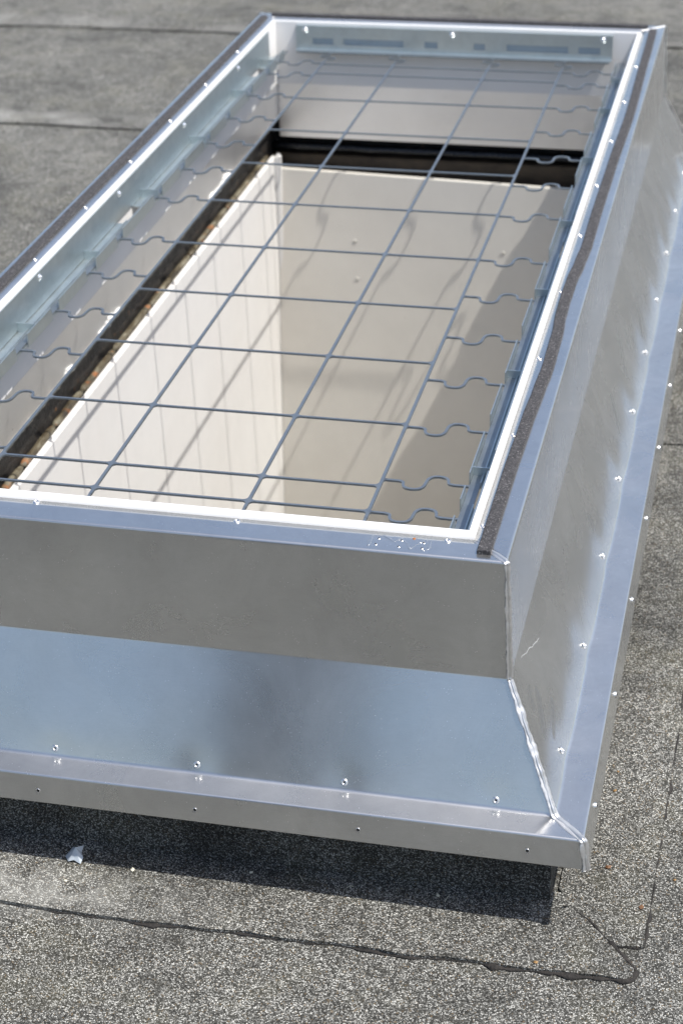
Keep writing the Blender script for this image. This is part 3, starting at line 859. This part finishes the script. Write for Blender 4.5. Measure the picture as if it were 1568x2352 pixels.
# screws of the brackets
sp_ = [(.0001, .0030), (.0013, .0031), (.0016, .0042), (.0030, .0040), (.0042, .0028), (.0048, .0008), (.0068, .0006), (.0072, -.0004)]
M_SCR = plain('bright_screw', (.86, .87, .88), 0.22, 0.9, 60, 0.05)
sc = MB().lathe(sp_, 18, [1, 1, 0, 0, 0, 0, 0]).build('screw', [M_SCR, M_GALV], gr, smooth=True, loc=(XL+.0031, .405, -.013))
sc.rotation_euler = (0, R(90), 0)
for y in (.831, 1.257, 1.684, 2.108): place(sc, gr, (XL+.0031, y, -.013), (0, R(90), 0))
for x in (-.861, -.499, -.137): place(sc, gr, (x, yb0-.0001, -.012), (R(90), 0, 0))

# ------------------------------------------------------------------ unseen pipe shape, added to darken the reflection in the front slope
M_DUMMY = plain('dark_dummy', (.035, .036, .04), 0.5, 0, 10, 0.2)
vt = thing('reflection_dummy', (-.64, -1.5, ZG), 'unseen dark pipe shape added to be mirrored as a soft dark smudge in the front sloping sheet', 'reflection dummy')
MB().lathe([(.0001, 0), (.24, 0), (.24, .006), (.17, .03), (.155, .10), (.15, .95), (.0001, .95)], 32).build('pipe', M_DUMMY, vt, smooth=True, sharp=40, loc=(-.64, -1.5, ZG))
MB().lathe([(.0001, .93), (.19, .93), (.19, .97), (.15, 1.02), (.06, 1.06), (.0001, 1.07)], 32).build('cap', M_DUMMY, vt, smooth=True, sharp=40, loc=(-.64, -1.5, ZG))

# ------------------------------------------------------------------ litter on the roof
M_PLAS = plain('clear_plastic', (.42, .47, .52), 0.12, 0, 30, 0.25, .002, 120)
def crumple(name, loc, pts, zs, mat, rot=0, thick=.0006):
    me = bpy.data.meshes.new(name); n = len(pts)
    cx = sum(p[0] for p in pts)/n; cyy = sum(p[1] for p in pts)/n
    V = [(p[0], p[1], z) for p, z in zip(pts, zs)] + [(cx, cyy, max(zs)*1.25)]
    me.from_pydata(V, [], [(i, (i+1) % n, n) for i in range(n)]); me.materials.append(mat)
    o = bpy.data.objects.new(name, me); C.objects.link(o); o.location = Vector(loc)+Vector((0, 0, OZ)); o.rotation_euler = (0, 0, rot)
    md = o.modifiers.new('thickness', 'SOLIDIFY'); md.thickness = thick
    return o
GZ = ZG+.0058
o = crumple('plastic_scrap', (-.577, -.118, GZ), [(-.014, .002), (-.006, -.009), (.002, -.007), (.012, -.010), (.014, -.002), (.010, .004), (.011, .012), (.003, .008), (-.005, .011)],
            [.001, .002, .004, .001, .006, .010, .016, .007, .012], M_PLAS, 0, .0004)
tag(o, 'crumpled scrap of pale clear plastic at the edge of the curb shadow', 'scrap')
M_LEAF = plain('dry_leaf', (.14, .065, .025), 0.7, 0, 200, 0.4)
M_LEAF2 = plain('orange_leaf', (.26, .15, .05), 0.7, 0, 200, 0.4)
M_CHIP = plain('pale_chip', (.60, .58, .48), 0.7, 0, 200, 0.2)
lf = [(-.004, 0), (-.002, -.003), (.002, -.0028), (.0042, .0002), (.002, .0032), (-.002, .003)]
lz = [.001, .002, .0015, .003, .001, .0025]
def leaf(loc, s, mat, rot, label, cat, name):
    o = crumple(name, loc, [(a*s, b*s) for a, b in lf], [z*s for z in lz], mat, rot, .0004); return tag(o, label, cat)
leaf((.145, .005, ZG+.0045), 1.1, M_LEAF, .4, 'small dark brown leaf bit beside the front right corner of the flange', 'leaf', 'leaf_bit')
leaf((.196, -.068, ZG+.0045), 1.0, M_LEAF, 1.4, 'brown leaf bit near the right felt seam, nearest the corner', 'leaf', 'leaf_bit')
leaf((.137, .176, ZG+.0045), .7, M_LEAF2, .9, 'tiny orange leaf bit close to the right flange, above the brown one', 'leaf', 'leaf_bit')
leaf((.137, .222, ZG+.0045), .55, M_LEAF2, 2.1, 'smallest orange speck of leaf by the right flange, farthest back', 'leaf', 'leaf_bit')
leaf((.235, .0, ZG+.0015), .55, M_LEAF2, 0.3, 'orange leaf speck at the right edge, outside the felt seam', 'leaf', 'leaf_bit')
leaf((.074, -.200, GZ), .8, M_LEAF2, 0.2, 'yellow orange leaf bit just behind the black front seam', 'leaf', 'leaf_bit')
leaf((-.329, -.100, GZ), .75, M_CHIP, 0.7, 'pale chip lying in the curb shadow, left of the grass wisp', 'chip', 'pale_chip')
leaf((-.490, -.126, GZ), .9, M_CHIP, 1.9, 'flat buff chip on the shadow edge right of the plastic scrap', 'chip', 'pale_chip')
leaf((-.573, -.165, GZ), .7, M_CHIP, 2.6, 'cream chip on the sunlit felt in front of the plastic scrap', 'chip', 'pale_chip')
leaf((-.071, -.098, GZ), .8, M_CHIP, 2.2, 'pale chip in the curb shadow near its right end', 'chip', 'pale_chip')
def wisp(loc, ln, rot, label):
    pts = [(math.cos(rot)*ln*(i/6-.5), math.sin(rot)*ln*(i/6-.5), .001+.002*math.sin(i*.5)) for i in range(7)]
    o = MB().tube(pts, .0005, 5).build('grass_wisp', M_CHIP, smooth=True, loc=loc); return tag(o, label, 'grass')
wisp((-.26, -.098, GZ), .016, 2.2, 'thin pale grass wisp in the middle of the curb shadow')
wisp((-.058, -.102, GZ), .014, 1.3, 'thin pale grass wisp near the right end of the curb shadow')
wisp((-.19, -.104, GZ), .010, .5, 'short pale grass wisp low in the curb shadow, right of the middle one')

for o in list(bpy.data.objects):
    if '_o' in o: del o['_o']
